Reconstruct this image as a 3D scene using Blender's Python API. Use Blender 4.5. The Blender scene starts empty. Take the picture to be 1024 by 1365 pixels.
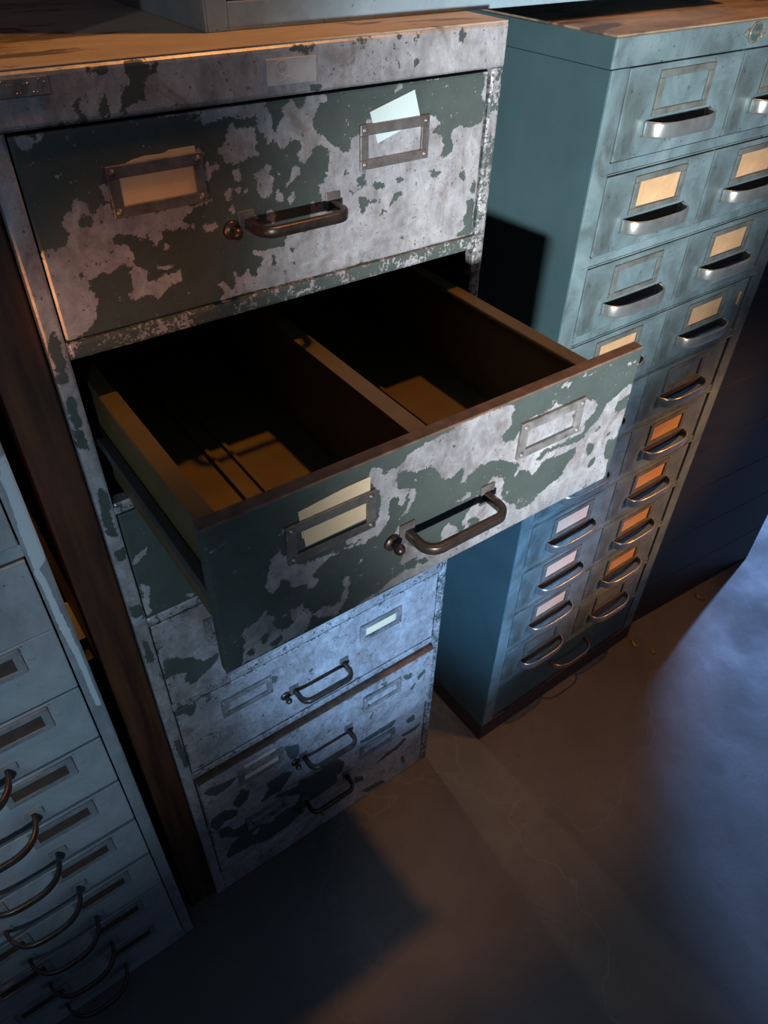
import bpy, bmesh, math, random
import numpy as np
from mathutils import Vector, Matrix
random.seed(4)
sc = bpy.context.scene
COL = sc.collection

# ---------------------------------------------------------------- camera
cam_d = bpy.data.cameras.new('camera'); cam = bpy.data.objects.new('camera', cam_d); COL.objects.link(cam)
FWD = Vector((0.44965558, 0.60031548, -0.6613858)); RGT = Vector((0.81184103, -0.58344987, 0.02236949)); UP = Vector((0.37245671, 0.5469987, 0.74971223))
cam.matrix_world = Matrix(((RGT.x, UP.x, -FWD.x, -0.097093), (RGT.y, UP.y, -FWD.y, -0.603961), (RGT.z, UP.z, -FWD.z, 1.427901), (0, 0, 0, 1)))
cam_d.sensor_fit = 'VERTICAL'; cam_d.sensor_height = 24.0; cam_d.lens = 978.6 / 1365 * 24.0; cam_d.clip_start = 0.02
sc.camera = cam
# ---------------------------------------------------------------- world, lamps, exposure
w = bpy.data.worlds.new('world'); sc.world = w; w.use_nodes = True
w.node_tree.nodes['Background'].inputs[0].default_value = (0.35, 0.50, 0.80, 1)
w.node_tree.nodes['Background'].inputs[1].default_value = 0.115
sc.view_settings.view_transform = 'Standard'; sc.view_settings.look = 'None'
sc.view_settings.gamma = 1.0; sc.view_settings.use_curve_mapping = False
sc.view_settings.exposure = 0.0

def spot(name, loc, to, power, col, angle, blend, size):
    d = bpy.data.lights.new(name, 'SPOT'); d.energy = power; d.color = col; d.spot_size = math.radians(angle)
    d.spot_blend = blend; d.shadow_soft_size = size
    o = bpy.data.objects.new(name, d); COL.objects.link(o); o.location = loc
    o.rotation_euler = (Vector(to) - Vector(loc)).to_track_quat('-Z', 'Y').to_euler()
    return o
spot('cool_gallery_spot', (-0.78, -2.55, 1.16), (0.60, -0.05, 1.125), 790, (0.90, 0.96, 1.0), 17.4, 1.0, 0.05)
spot('blue_front_spot', (-0.70, -2.60, 1.05), (0.49, 0.0, 0.54), 820, (0.34, 0.60, 1.0), 16.6, 1.0, 0.05)  # blue light from the front left on the lower drawers; source unseen
spot('grey_floor_fill', (-1.05, -2.05, 1.35), (0.50, -0.26, 0.0), 22, (0.86, 0.90, 1.0), 16, 0.6, 0.03)  # added spot that lifts the floor in front of the gap
spot('grey_side_fill', (-1.2, -1.1, 1.95), (0.17, 0.14, 1.35), 14, (1.0, 0.92, 0.86), 11, 0.7, 0.03)  # added fill for the left side of the box cabinet on top
spot('blue_doorway_spot', (3.9, 0.42, 1.7), (1.85, -0.48, 0.0), 560, (0.28, 0.48, 1.0), 24.8, 0.2, 0.05)
spot('blue_left_spot', (-0.95, -1.9, 1.22), (-0.30, 0.0, 0.82), 76, (0.60, 0.82, 1.0), 33, 1.0, 0.05)
spot('warm_ceiling_lamp', (0.80, -0.22, 2.95), (0.62, 0.50, 1.2), 70, (1.0, 0.42, 0.09), 55, 0.25, 0.04)
spot('warm_rear_lamp', (0.585, 1.29, 1.0), (0.56, -0.5, 0.0), 13, (1.0, 0.80, 0.66), 60, 0.5, 0.03)
spot('warm_left_lamp', (-0.085, 1.0, 0.95), (-0.050, 0.10, 0.77), 34, (1.0, 0.45, 0.10), 9, 0.2, 0.01)
spot('warm_right_fill', (2.3, -2.0, 1.5), (1.00, 0.0, 0.50), 260, (1.0, 0.42, 0.13), 15, 0.9, 0.05)  # added fill to warm the teal cabinet's lower right column
spot('warm_low_fill', (-0.62, -0.62, 0.92), (0.085, 0.0, 1.155), 15.0, (1.0, 0.36, 0.08), 11, 0.7, 0.02)  # added to warm the top drawer's lower left, in place of bounced light
MK_TOP=[(0,"169,11964 233,11993 323,11966 373,11992 426,12060 388,12159 419,12222 487,12243 494,12297 532,12310 612,12234 607,12187 659,12163 689,12227 765,12241 724,12345 754,12380 792,12360 794,12109 1395,12114 1377,12005 1202,11978 1099,11938 1158,11911 1122,11849 1076,11820 1069,11867 914,11960 768,11990 736,11952 763,11902 847,11899 875,11809 891,11696 990,11625 949,11586 965,11541 1041,11548 1096,11575 1194,11560 1248,11581 1273,11475 1144,11472 1073,11406 990,11368 983,11420 921,11444 799,11409 765,11476 834,11500 815,11602 827,11695 774,11738 670,11692 581,11705 472,11661 467,11608 513,11483 455,11400 467,11355 388,11285 303,11225 247,11216 153,11209 149,11419 146,11626 152,11851"),
(1,"489,12111 524,12167 606,12180 632,12126 597,12083 537,12076"),
(1,"395,11742 450,11736 434,11691 400,11702"),
(1,"814,11830 845,11838 846,11769 817,11757"),
(0,"1041,11637 1064,11672 1117,11644 1194,11659 1202,11624 1151,11603 1071,11619"),
(0,"1156,11857 1177,11837 1196,11778 1166,11777"),
(0,"212,12749 246,12780 331,12768 330,12721 284,12693 226,12711"),
(0,"331,12768 426,12792 401,12747 353,12736"),
(0,"457,12788 507,12781 473,12750"),
(0,"529,12766 607,12738 582,12717 536,12741"),
(0,"1087,12610 1145,12609 1167,12569 1118,12586"),
(0,"417,12496 460,12505 433,12455 413,12464"),
(0,"685,12299 721,12299 691,12263"),
(0,"1515,12506 1629,12517 1631,12475 1587,12454 1647,12417 1671,12299 1625,12270 1602,12223 1624,12085 1432,12090 1449,12041 1372,12026 1336,12002 1422,11924 1193,11933 1039,11964 1065,12098 1601,12104 1619,12449"),
(0,"1204,12802 1783,12806 2227,12804 2224,12770 2120,12755 2123,12694 1995,12682 1851,12719 1719,12695 1622,12680 1610,12708 1675,12720 1576,12739 1619,12766 1202,12790"),
(0,"1713,12478 1829,12545 1861,12664 1904,12679 1921,12622 1972,12630 2088,12608 2114,12521 2072,12448 2137,12403 2099,12379 2032,12403 1923,12354 1807,12379 1780,12426"),
(0,"2120,12748 2222,12750 2258,12671 2274,12557 2293,12568 2389,12669 2365,12700 2378,12753 2476,12770 2498,12698 2551,12685 2590,12730 2602,12784 2850,12786 2821,12747 2717,12695 2647,12596 2689,12488 2858,12384 2885,12357 2874,11895 2744,11901 2788,11992 2711,12070 2816,12274 2809,12368 2723,12387 2645,12345 2564,12250 2500,12290 2495,12352 2553,12388 2519,12452 2466,12474 2334,12411 2309,12437 2269,12493 2214,12479 2195,12553 2136,12574 2116,12632"),
(0,"1667,12386 1725,12391 1761,12343 1699,12324 1669,12343"),
(0,"1846,12286 1893,12315 1938,12257 1915,12208 1858,12240"),
(0,"2024,12243 2124,12272 2182,12315 2251,12283 2174,12234 2243,12185 2228,12118 2173,12018 2102,12046 2065,12130 2080,12189"),
(0,"2407,12151 2421,12226 2480,12270 2524,12210 2463,12142 2424,12133 2364,12080 2337,12092"),
(0,"1763,12166 1815,12172 1823,12095 1776,12070 1752,12108"),
(0,"1864,12149 1938,12182 1878,12116"),
(0,"1941,12136 1985,12159 1973,12100"),
(0,"2252,12083 2342,12036 2319,11977 2243,11974"),
(0,"2356,11970 2439,12067 2453,11985 2410,11912"),
(0,"2136,11914 2202,11925 2243,11853 2182,11807 2139,11848"),
(0,"1777,12011 1832,12032 1833,11970 1781,11972"),
(0,"1856,11934 2052,11905 2048,11866 1869,11892"),
(0,"2605,11926 2744,11884 2737,11699 2597,11743"),
(0,"2804,12348 3130,12302 3131,11190 2429,11194 2027,11213 1794,11213 1578,11215 1650,11268 1599,11369 1629,11388 1736,11282 1770,11362 1737,11440 1769,11447 1824,11385 1918,11468 1937,11376 1987,11310 2000,11432 2073,11494 1967,11569 1981,11617 2062,11574 2294,11576 2340,11669 2579,11673 2563,11761 2644,11779 2739,11879 2771,11940 2696,12051 2787,12116"),
(0,"1527,11914 1647,11914 1640,11860 1551,11846 1514,11885"),
(0,"1415,11951 1456,11951 1456,11896 1421,11888"),
(0,"2132,11917 2189,11930 2248,11846 2196,11799 2145,11858"),
(0,"2668,12789 4675,12808 4692,12312 4690,11071 2597,11261"),
(1,"2815,12781 3538,12794 3641,12791 3830,12802 4071,12787 4406,12809 4619,12790 4629,12648 4590,12588 4676,12497 4662,12350 4569,12311 4398,12324 4370,12360 4280,12314 4252,12251 4312,12141 4235,12074 4114,12100 4177,12177 4130,12300 4023,12330 4087,12387 4131,12398 4059,12439 3988,12479 3239,12538 3189,12422 3088,12420 3048,12302 2997,12275 2938,12333 2841,12392 2674,12533 2659,12593 2718,12686 2813,12739"),
(0,"3521,12707 3559,12770 3651,12797 3643,12754"),
(1,"2648,12373 2725,12393 2811,12351 2819,12303 2794,12119 2711,12036 2737,11917 2664,11847 2629,11953"),
(1,"2974,12090 3006,12150 3036,12081"),
(1,"3118,12035 3202,12071 3246,11964 3150,11946"),
(1,"3014,11977 3108,11920 3076,11908 3024,11942"),
(1,"3140,11880 3247,11844 3423,11796 3226,11761 3194,11680 3166,11720"),
(1,"3288,12024 3343,11965 3430,11959 3465,11902 3333,11907"),
(1,"3556,11843 3716,11824 3649,11792 3516,11709 3494,11695 3547,11792"),
(1,"3561,11988 3732,11953 3642,11933 3597,11923"),
(1,"4007,11978 4176,11952 4155,11920 4037,11904"),
(1,"4390,11892 4478,11887 4500,11811 4465,11789"),
(1,"4604,11794 4657,11786 4652,11636 4580,11686"),
(1,"4657,11597 4673,11199 4431,11218 4452,11264 4566,11301 4515,11390 4577,11515 4543,11579"),
(1,"3414,11727 3483,11670 3416,11656"),
(1,"2154,11537 2182,11522 2187,11415 2160,11421"),
(1,"2361,11544 2400,11527 2391,11485 2368,11499"),
(1,"2371,11400 2411,11400 2400,11375 2376,11381"),
(1,"2521,11351 2594,11346 2561,11324"),
(1,"2688,11328 2762,11321 2729,11300"),
(1,"2619,11453 2658,11390 2647,11371"),
(1,"1815,11307 1862,11305 1850,11281"),
(1,"1102,13186 1334,13167 1339,13120 1228,13059 1186,12992 1166,12928 1039,12893 1018,12859 989,12856 1028,12972 1123,13057 1074,13120"),
(0,"1250,13168 1312,13163 1299,13135 1263,13132"),
(1,"787,13162 963,13164 953,13119 883,13103 864,13133 812,13132"),
(1,"660,12941 689,12955 705,12912 755,12847 671,12833 696,12878"),
(1,"645,12937 749,13013 803,12990 758,12994 700,12948"),
(1,"846,12920 870,12965 919,12972 899,12854 847,12836"),
(1,"375,12834 683,12826 955,12826 1041,12838 1020,12803 243,12810"),
(1,"1168,12903 1214,12989 1227,12982 1182,12902"),
(1,"2496,13176 2682,13153 2680,13110 2493,13125 2424,13130"),
(1,"2621,12882 2743,12870 2736,12824 2623,12835"),
(1,"3517,13174 3611,13183 3572,13143 3524,13128"),
(1,"3724,12903 3732,12999 3811,12954 3780,12918"),
(1,"4166,13140 4208,13156 4181,13129"),
(1,"4237,13164 4314,13139 4296,13043 4240,13057"),
(1,"3050,13162 3202,13169 3215,13145 3062,13148"),
]
MK_OPEN=[(0,"582,10149 619,10200 660,10381 697,10439 744,10423 764,10372 837,10361 863,10244 945,10186 1226,10186 1135,10130 1045,10096 988,10021 1065,9953 1036,9903 963,9881 950,9967 796,10006 816,10059 724,10179 700,10087 652,10019 585,10104"),
(0,"794,10647 827,10668 880,10622 837,10361 827,10563"),
(0,"346,9784 440,9811 511,9854 567,9908 633,9796 635,9725 777,9747 885,9759 951,9657 954,9534 902,9422 752,9402 537,9407 309,9401 336,9554 374,9670"),
(1,"619,9736 775,9725 802,9589 728,9566 642,9602"),
(1,"495,9609 560,9658 591,9613 547,9523 496,9535"),
(1,"359,9537 459,9513 399,9433"),
(1,"580,9499 708,9532 664,9439 541,9454"),
(0,"1003,9575 1079,9621 1172,9549 1269,9572 1309,9713 1272,9782 1330,9840 1358,9754 1327,9559 1247,9463 1207,9415 1018,9504"),
(0,"200,9725 324,9741 314,9725"),
(0,"945,10196 1521,10110 1576,10251 1708,10287 1653,10596 1588,10665 1605,10733 1741,10671 1745,10533 1727,10278 1616,10145 1483,10152 1226,10175"),
(0,"1315,10093 1370,10084 1352,10051"),
(0,"1445,9931 1503,9966 1484,9932"),
(0,"1165,9938 1192,9944 1172,9878"),
(0,"1531,10028 1579,10016 1550,9995"),
(0,"1529,10795 1572,10877 1652,10833 1663,10763 1780,10776 1854,10782 1906,10853 2034,10891 2185,10903 2301,10913 2495,10948 3035,10743 3003,10677 2926,10607 2986,10523 3450,10355 3505,10113 3183,10207 3104,10252 2918,10396 2830,10381 2784,10390 2580,10447 2474,10453 2395,10406 2289,10433 2215,10566 2130,10633 2013,10636 1857,10714 1803,10672 1827,10544 1925,10509 1896,10308 1835,10380 1850,10453 1735,10488 1719,10416 1743,10238 1650,10138 1312,10191 1314,10315 1646,10309 1658,10584 1584,10676"),
(0,"2561,10435 2603,10437 2560,10268 2502,10305"),
(0,"2483,10098 2645,10120 2638,10090 2519,10070"),
(0,"1907,10487 2005,10461 2020,10394 1940,10223 1900,10233 1961,10380"),
(1,"2368,10745 2397,10758 2423,10709"),
(0,"2730,9990 2790,10052 2849,10113 2863,10173 2929,10187 3064,10082 3038,9958 3091,9793 3292,9648 3279,9580 3632,9558 3684,9328 3351,9342 2844,9354 2437,9377 2007,9400 1604,9397 1300,9356 1420,9413 1706,9458 1788,9507 1914,9530 2089,9502 2058,9642 1888,9643 1902,9776 1808,10076 1845,10143 2074,10037 1953,10000 1962,9836 2203,9728 2363,9665 2330,9778 2408,9876 2556,9753 2632,9879"),
(1,"2083,9591 2170,9590 2221,9500 2133,9489"),
(1,"2641,9804 2783,9779 2831,9611 2704,9677"),
(1,"2532,9766 2651,9728 2590,9664"),
(0,"1311,10106 1366,10086 1329,10064"),
(0,"3095,9909 3157,9903 3133,9832"),
(0,"2476,10942 3003,10914 3046,10860 3010,10758 2922,10634 2961,10538 3104,10501 3173,10616 3234,10653 3273,10688 3395,10662 3533,10682 3569,10729 3681,10668 3936,10648 4119,10551 4194,10482 4172,10383 4074,10354 4066,10202 4010,10214 3256,10203 2923,10367 2735,10427 2638,10344 2551,10341"),
(0,"3163,10066 3235,10190 3433,10172 3609,10164 3982,10123 4142,10127 4074,10177 4256,10285 4315,10438 4528,10535 4667,10573 4698,10455 4741,10262 4674,10127 4635,9906 4607,9598 4643,9349 4268,9312 3479,9360 3152,9451 3225,9601 3467,9544 3623,9667 3719,9708 3869,9749 3941,9885 4026,9967 4004,10064 3790,10054 3577,10088 3430,9958 3400,10040 3251,10105 3207,10024"),
(1,"4466,10318 4494,10395 4674,10441 4674,10286 4547,10243"),
(1,"4499,9793 4501,9960 4635,9906 4635,9736 4580,9635"),
(1,"4280,9665 4279,9764 4384,9792 4362,9679"),
(1,"4173,10022 4323,9985 4277,9861 4213,9888"),
(1,"4257,10195 4348,10171 4254,10117"),
(1,"3829,10490 3929,10494 3928,10410"),
(1,"3411,10159 3559,10163 3524,10099"),
(1,"4446,10041 4531,10042 4497,9974"),
(1,"4267,9417 4350,9431 4334,9386"),
(0,"3590,10878 3618,10907 3742,10895 3709,10838"),
(0,"4098,10785 4141,10811 4134,10769"),
(0,"4473,10803 4528,10836 4652,10797 4572,10792"),
]
MK_LOW=[(0,"161,8548 279,8682 391,8708 330,8609 197,8527"),
(0,"178,8190 234,8215 292,8120 223,7817 261,7740 173,7696 140,7921 197,8033"),
(0,"644,7751 772,7735 725,7674"),
(1,"223,6850 408,6742 558,6645 700,6458 855,6472 913,6494 887,6383 757,6250 616,6192 471,6104 414,6285 457,6416 281,6489 175,6476"),
(1,"208,5835 450,5699 460,5618 369,5476 282,5626 175,5647"),
(1,"600,5644 696,5673 626,5586"),
(1,"2211,5049 2282,5109 2251,5018"),
(1,"1583,5429 1705,5370 1681,5238 1592,5252"),
(1,"206,3653 312,3716 569,3621 793,3609 619,3433 390,3407"),
(1,"600,2892 756,3100 794,3199 944,3016 877,2777 705,2676"),
(1,"230,2829 465,2851 647,2642 654,2484 418,2507 269,2380 199,2617"),
(1,"1214,2894 1435,2900 1549,2925 1706,2765 1606,2578 1419,2381 1281,2431 1110,2395 1087,2445 1264,2696"),
(1,"1606,3640 1867,3479 1896,3274 1783,3063 1685,3252 1647,3469"),
(1,"295,2191 498,2101 576,1846 859,1879 1074,1456 1369,1437 1614,1483 1811,1693 1369,2131 1832,2036 2076,2085 2643,1961 2628,1290 2224,1235 2065,1246 1765,971 1569,858 1074,826 793,1008 393,1061 327,1208 474,1476 626,1564 310,1906"),
(0,"832,1362 930,1466 1043,1438 940,1284"),
(0,"1625,1633 1698,1818 1869,1655 1734,1455 1614,1483"),
(0,"1084,1556 1310,1451 1302,1350 1101,1425"),
(1,"1865,2177 2100,2082 2314,2064 2474,2204 2660,2119 2814,1812 2745,1568 2452,1502 1832,1640"),
(1,"3039,1044 3211,919 3247,712 3038,821"),
(1,"3109,3440 3262,3485 3325,3300 3109,3396"),
(1,"3199,3709 3412,3704 3353,3539 3231,3511"),
(1,"3503,3800 3658,3761 3631,3613"),
(1,"4010,3654 4207,3586 4183,3432 4050,3494"),
(1,"3178,322 3685,248 3801,65 3396,83"),
(1,"3524,1041 3663,1121 3802,1201 4017,1209 4228,1329 4269,1237 4095,1079 3878,1072"),
(1,"4146,1510 4620,1495 4517,1378 4223,1412"),
(1,"3157,2235 3975,2198 3913,2031 3438,2070 3173,2120"),
(1,"4231,1946 4405,1991 4472,1781 4274,1806"),
(1,"4166,734 4247,597 4283,274 4220,395"),
(1,"4319,3369 4479,3463 4520,3366 4361,3226"),
(1,"4184,3123 4294,3235 4314,3175 4223,3024"),
(1,"3297,2964 3358,3138 3391,3065 3329,2889"),
(1,"2222,5046 2278,5113 2287,5033"),
(1,"2379,3334 2554,3331 2449,3270"),
(1,"70,11349 106,11330 117,11214 109,10953 79,10841 34,10836 9,10905 23,11021 13,11141 36,11285"),
(1,"21,10652 68,10730 108,10674 92,10540 104,10402 40,10371 16,10458 3,10583"),
(1,"12,10370 94,10327 94,10133 -9,10176"),
(1,"56,9682 127,9612 126,9286 120,8983 14,9061"),
(1,"22,8825 147,8820 123,8637 48,8658"),
(1,"2,7961 144,7943 154,7734 37,7761"),
(1,"43,7361 97,7268 115,6885 28,6922"),
(1,"45,5162 129,5122 163,4348 81,4432"),
(1,"226,4284 343,4252 310,4198"),
]
MK_C=[(1,"-109,9297 -76,9094 -54,8358 -34,7886 -37,7018 -36,6912 -88,6986 -96,7894 -131,8411 -131,9023 -153,9191"),
(1,"81,10543 19,9906 -3,9306 -141,9184 -130,9618 -102,10138 -111,10308 -46,10518"),
]

# ---------------------------------------------------------------- materials
def nt(name):
    m = bpy.data.materials.new(name); m.use_nodes = True
    t = m.node_tree; b = t.nodes['Principled BSDF']
    return m, t, b
def node(t, kind, **kw):
    n = t.nodes.new(kind)
    for k, v in kw.items(): setattr(n, k, v)
    return n
def noise(t, vec, scale, detail=4, rough=0.55, dist=0.0):
    n = node(t, 'ShaderNodeTexNoise'); n.inputs['Scale'].default_value = scale; n.inputs['Detail'].default_value = detail
    n.inputs['Roughness'].default_value = rough; n.inputs['Distortion'].default_value = dist
    t.links.new(vec, n.inputs['Vector']); return n.outputs['Fac']
def ramp(t, fac, stops):
    r = node(t, 'ShaderNodeValToRGB'); e = r.color_ramp.elements
    while len(e) < len(stops): e.new(0.5)
    for i, (p, c) in enumerate(stops):
        e[i].position = p; e[i].color = (c, c, c, 1) if isinstance(c, (int, float)) else (*c, 1)
    t.links.new(fac, r.inputs[0]); return r.outputs[0]
def mixc(t, fac, a, b, mode='MIX'):
    m = node(t, 'ShaderNodeMix', data_type='RGBA', blend_type=mode)
    for s, v in ((0, fac), (6, a), (7, b)):
        if hasattr(v, 'links'): t.links.new(v, m.inputs[s])
        elif s == 0: m.inputs[0].default_value = v
        else: m.inputs[s].default_value = (*v, 1)
    return m.outputs[2]
def mth(t, op, a, b=0.0, clamp=False):
    m = node(t, 'ShaderNodeMath', operation=op); m.use_clamp = clamp
    for i, v in enumerate((a, b)):
        if hasattr(v, 'links'): t.links.new(v, m.inputs[i])
        else: m.inputs[i].default_value = v
    return m.outputs[0]
def coords(t, scale=(1, 1, 1)):
    tc = node(t, 'ShaderNodeTexCoord'); mp = node(t, 'ShaderNodeMapping'); mp.inputs['Scale'].default_value = scale
    t.links.new(tc.outputs['Object'], mp.inputs['Vector']); return mp.outputs['Vector']
def bump(t, b, h, strength=0.3, dist=0.001):
    n = node(t, 'ShaderNodeBump'); n.inputs['Strength'].default_value = strength; n.inputs['Distance'].default_value = dist
    t.links.new(h, n.inputs['Height']); t.links.new(n.outputs['Normal'], b.inputs['Normal'])

def mat_simple(name, c1, c2, scale=30, rough=0.5, metal=0.0, stretch=(1, 1, 1), bmp=0.15, detail=5):
    m, t, b = nt(name); v = coords(t, stretch)
    f = noise(t, v, scale, detail, 0.6)
    t.links.new(ramp(t, f, [(0.3, c1), (0.7, c2)]), b.inputs['Base Color'])
    b.inputs['Roughness'].default_value = rough; b.inputs['Metallic'].default_value = metal
    if bmp: bump(t, b, noise(t, v, scale * 4, 4), bmp, 0.0006)
    return m

def mat_peel(name, paint=(0.060, 0.076, 0.068), metal1=(0.23, 0.215, 0.22), metal2=(0.60, 0.585, 0.60), chips=0.0, bias=0.0, attr=True):
    """dark green paint flaked off pale bare steel; the vertex attribute 'flake' says where paint is left"""
    m, t, b = nt(name); v = coords(t)
    n1 = noise(t, v, 120, 8, 0.68, 0.3); n2 = noise(t, v, 38, 8, 0.62, 0.5)
    if attr:
        a = node(t, 'ShaderNodeAttribute', attribute_name='flake').outputs['Fac']
    else:
        a = mth(t, 'MULTIPLY', ramp(t, noise(t, v, 9, 9, 0.63, 0.4), [(0.44, 0.0), (0.56, 1.0)]), 1.0)
    s = mth(t, 'ADD', a, mth(t, 'MULTIPLY', mth(t, 'SUBTRACT', n1, 0.5), 2.0))
    s = mth(t, 'ADD', s, mth(t, 'MULTIPLY', mth(t, 'SUBTRACT', n2, 0.5), 1.3 + chips))
    s = mth(t, 'ADD', s, mth(t, 'MULTIPLY', mth(t, 'SUBTRACT', noise(t, v, 300, 4, 0.7), 0.5), 1.9))
    s = mth(t, 'ADD', s, bias)
    mask = ramp(t, s, [(0.49, 0.0), (0.53, 1.0)])
    big = noise(t, v, 11, 6, 0.65, 0.6); fine = noise(t, v, 90, 6, 0.7)
    mid = noise(t, coords(t, (1.6, 1, 0.7)), 42, 7, 0.72, 0.9)
    mcol = ramp(t, mth(t, 'ADD', mth(t, 'ADD', mth(t, 'MULTIPLY', big, 0.40), mth(t, 'MULTIPLY', mid, 0.35)), mth(t, 'MULTIPLY', fine, 0.25)), [(0.38, metal1), (0.50, tuple((p + q) / 2 for p, q in zip(metal1, metal2))), (0.61, metal2)])
    brown = ramp(t, noise(t, v, 17, 7, 0.7, 0.8), [(0.52, 0.0), (0.72, 0.8)])
    mcol = mixc(t, brown, mcol, (0.20, 0.13, 0.095))
    specks = ramp(t, noise(t, v, 260, 3, 0.6), [(0.65, 0.0), (0.71, 0.8)])
    mcol = mixc(t, specks, mcol, (0.07, 0.055, 0.05))
    pcol = ramp(t, noise(t, v, 25, 6, 0.7), [(0.3, tuple(c * 0.8 for c in paint)), (0.75, tuple(c * 1.25 for c in paint))])
    pcol = mixc(t, ramp(t, noise(t, v, 330, 2, 0.5), [(0.72, 0.0), (0.76, 0.6)]), pcol, (0.30, 0.28, 0.26))
    edge = ramp(t, s, [(0.42, 0.0), (0.48, 0.75), (0.52, 0.75), (0.54, 0.0)])
    mcol = mixc(t, edge, mcol, (0.13, 0.095, 0.075))
    t.links.new(mixc(t, mask, mcol, pcol), b.inputs['Base Color'])
    t.links.new(ramp(t, mask, [(0, 0.40), (1, 0.56)]), b.inputs['Roughness'])
    t.links.new(ramp(t, mask, [(0, 0.35), (1, 0.0)]), b.inputs['Metallic'])
    h = mth(t, 'ADD', mth(t, 'MULTIPLY', mask, 1.0), mth(t, 'MULTIPLY', fine, 0.25))
    bump(t, b, h, 0.45, 0.0007)
    return m

def mat_worn(name, base, dark, light, scale=14, rough=0.42, metal=0.15, wear=0.66, stretch=(1, 1, 1)):
    """old enamel with smudges, dark scuffs and a few pale rubs"""
    m, t, b = nt(name); v = coords(t, stretch)
    big = noise(t, v, scale, 8, 0.66, 0.7); f = noise(t, v, scale * 5, 6, 0.7)
    c = ramp(t, big, [(0.30, dark), (0.50, base), (0.72, light)])
    c = mixc(t, ramp(t, f, [(0.60, 0.0), (0.76, 0.55)]), c, dark)
    sp = ramp(t, noise(t, v, scale * 16, 3, 0.6), [(wear, 0.0), (wear + 0.05, 0.85)])
    c = mixc(t, sp, c, tuple(x * 0.25 for x in dark))
    t.links.new(c, b.inputs['Base Color'])
    t.links.new(ramp(t, f, [(0.2, rough - 0.08), (0.8, rough + 0.14)]), b.inputs['Roughness'])
    b.inputs['Metallic'].default_value = metal
    bump(t, b, f, 0.12, 0.0006)
    return m

M = {}
M['peel'] = mat_peel('peeling_paint')
M['peel_low'] = mat_peel('peeling_paint_lower', chips=0.7, bias=0.07)
M['peel_frame'] = mat_peel('peeling_paint_frame', chips=0.5, bias=0.06)
M['peel_free'] = mat_peel('peeling_paint_free', attr=False)
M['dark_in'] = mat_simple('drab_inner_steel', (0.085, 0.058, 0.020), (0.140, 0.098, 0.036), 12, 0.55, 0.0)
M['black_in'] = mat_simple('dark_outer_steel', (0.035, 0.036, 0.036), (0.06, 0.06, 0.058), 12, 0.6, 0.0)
M['rust_edge'] = mat_simple('rusty_edge', (0.10, 0.055, 0.035), (0.22, 0.14, 0.10), 70, 0.6, 0.2)
M['handle'] = mat_simple('brown_steel', (0.055, 0.042, 0.036), (0.15, 0.115, 0.095), 60, 0.36, 0.75)
M['frame_steel'] = mat_simple('dull_frame_steel', (0.13, 0.11, 0.10), (0.30, 0.275, 0.26), 55, 0.42, 0.6)
M['frame_light'] = mat_simple('dull_light_frame', (0.085, 0.075, 0.07), (0.34, 0.32, 0.31), 42, 0.45, 0.3)
M['frame_b'] = mat_simple('grimy_frame', (0.085, 0.09, 0.08), (0.19, 0.205, 0.19), 45, 0.45, 0.2)
M['card'] = mat_simple('old_card', (0.60, 0.45, 0.28), (0.72, 0.56, 0.36), 20, 0.8, bmp=0.05)
M['card_orange'] = mat_simple('browned_card', (0.44, 0.25, 0.12), (0.66, 0.40, 0.21), 26, 0.8, bmp=0.05)
M['card_pink'] = mat_simple('greyed_card', (0.55, 0.40, 0.30), (0.70, 0.50, 0.38), 30, 0.8, bmp=0.05)
M['card_white'] = mat_simple('white_card', (0.50, 0.60, 0.58), (0.55, 0.65, 0.63), 15, 0.75, bmp=0.03)
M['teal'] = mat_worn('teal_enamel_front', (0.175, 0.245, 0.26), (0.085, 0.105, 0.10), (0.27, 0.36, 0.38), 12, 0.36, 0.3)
M['teal_shaded'] = mat_worn('teal_enamel_shaded', (0.060, 0.112, 0.122), (0.050, 0.092, 0.100), (0.072, 0.130, 0.140), 5, 0.42, 0.1, wear=0.74)  # same enamel as the front, with the side's shade put into the colour
M['chrome'] = mat_simple('satin_chrome', (0.42, 0.43, 0.41), (0.64, 0.65, 0.63), 60, 0.30, 0.82)
M['copper'] = mat_simple('coppery_pull', (0.50, 0.30, 0.24), (0.70, 0.45, 0.38), 60, 0.28, 0.9)
M['pale'] = mat_worn('pale_grey_blue_enamel', (0.27, 0.31, 0.335), (0.17, 0.185, 0.20), (0.38, 0.43, 0.46), 9, 0.45, 0.15, wear=0.68)
def mat_scratch():
    m, t, b = nt('scratched_pale_enamel'); v = coords(t)
    a = node(t, 'ShaderNodeAttribute', attribute_name='flake').outputs['Fac']
    n = noise(t, v, 150, 6, 0.7)
    c = ramp(t, noise(t, v, 14, 7, 0.66, 0.6), [(0.3, (0.15, 0.17, 0.185)), (0.55, (0.22, 0.25, 0.27)), (0.75, (0.29, 0.33, 0.35))])
    s = ramp(t, mth(t, 'ADD', a, mth(t, 'MULTIPLY', mth(t, 'SUBTRACT', n, 0.5), 0.8)), [(0.45, 0.0), (0.55, 1.0)])
    c = mixc(t, s, c, (0.45, 0.53, 0.57))
    c = mixc(t, ramp(t, noise(t, v, 200, 3, 0.6), [(0.68, 0.0), (0.72, 0.9)]), c, (0.03, 0.03, 0.03))
    t.links.new(c, b.inputs['Base Color']); b.inputs['Roughness'].default_value = 0.5
    bump(t, b, n, 0.15, 0.0006); return m
M['pale_scratch'] = mat_scratch()
M['plinth'] = mat_simple('dark_plinth', (0.035, 0.02, 0.018), (0.07, 0.035, 0.03), 20, 0.7)
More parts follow.
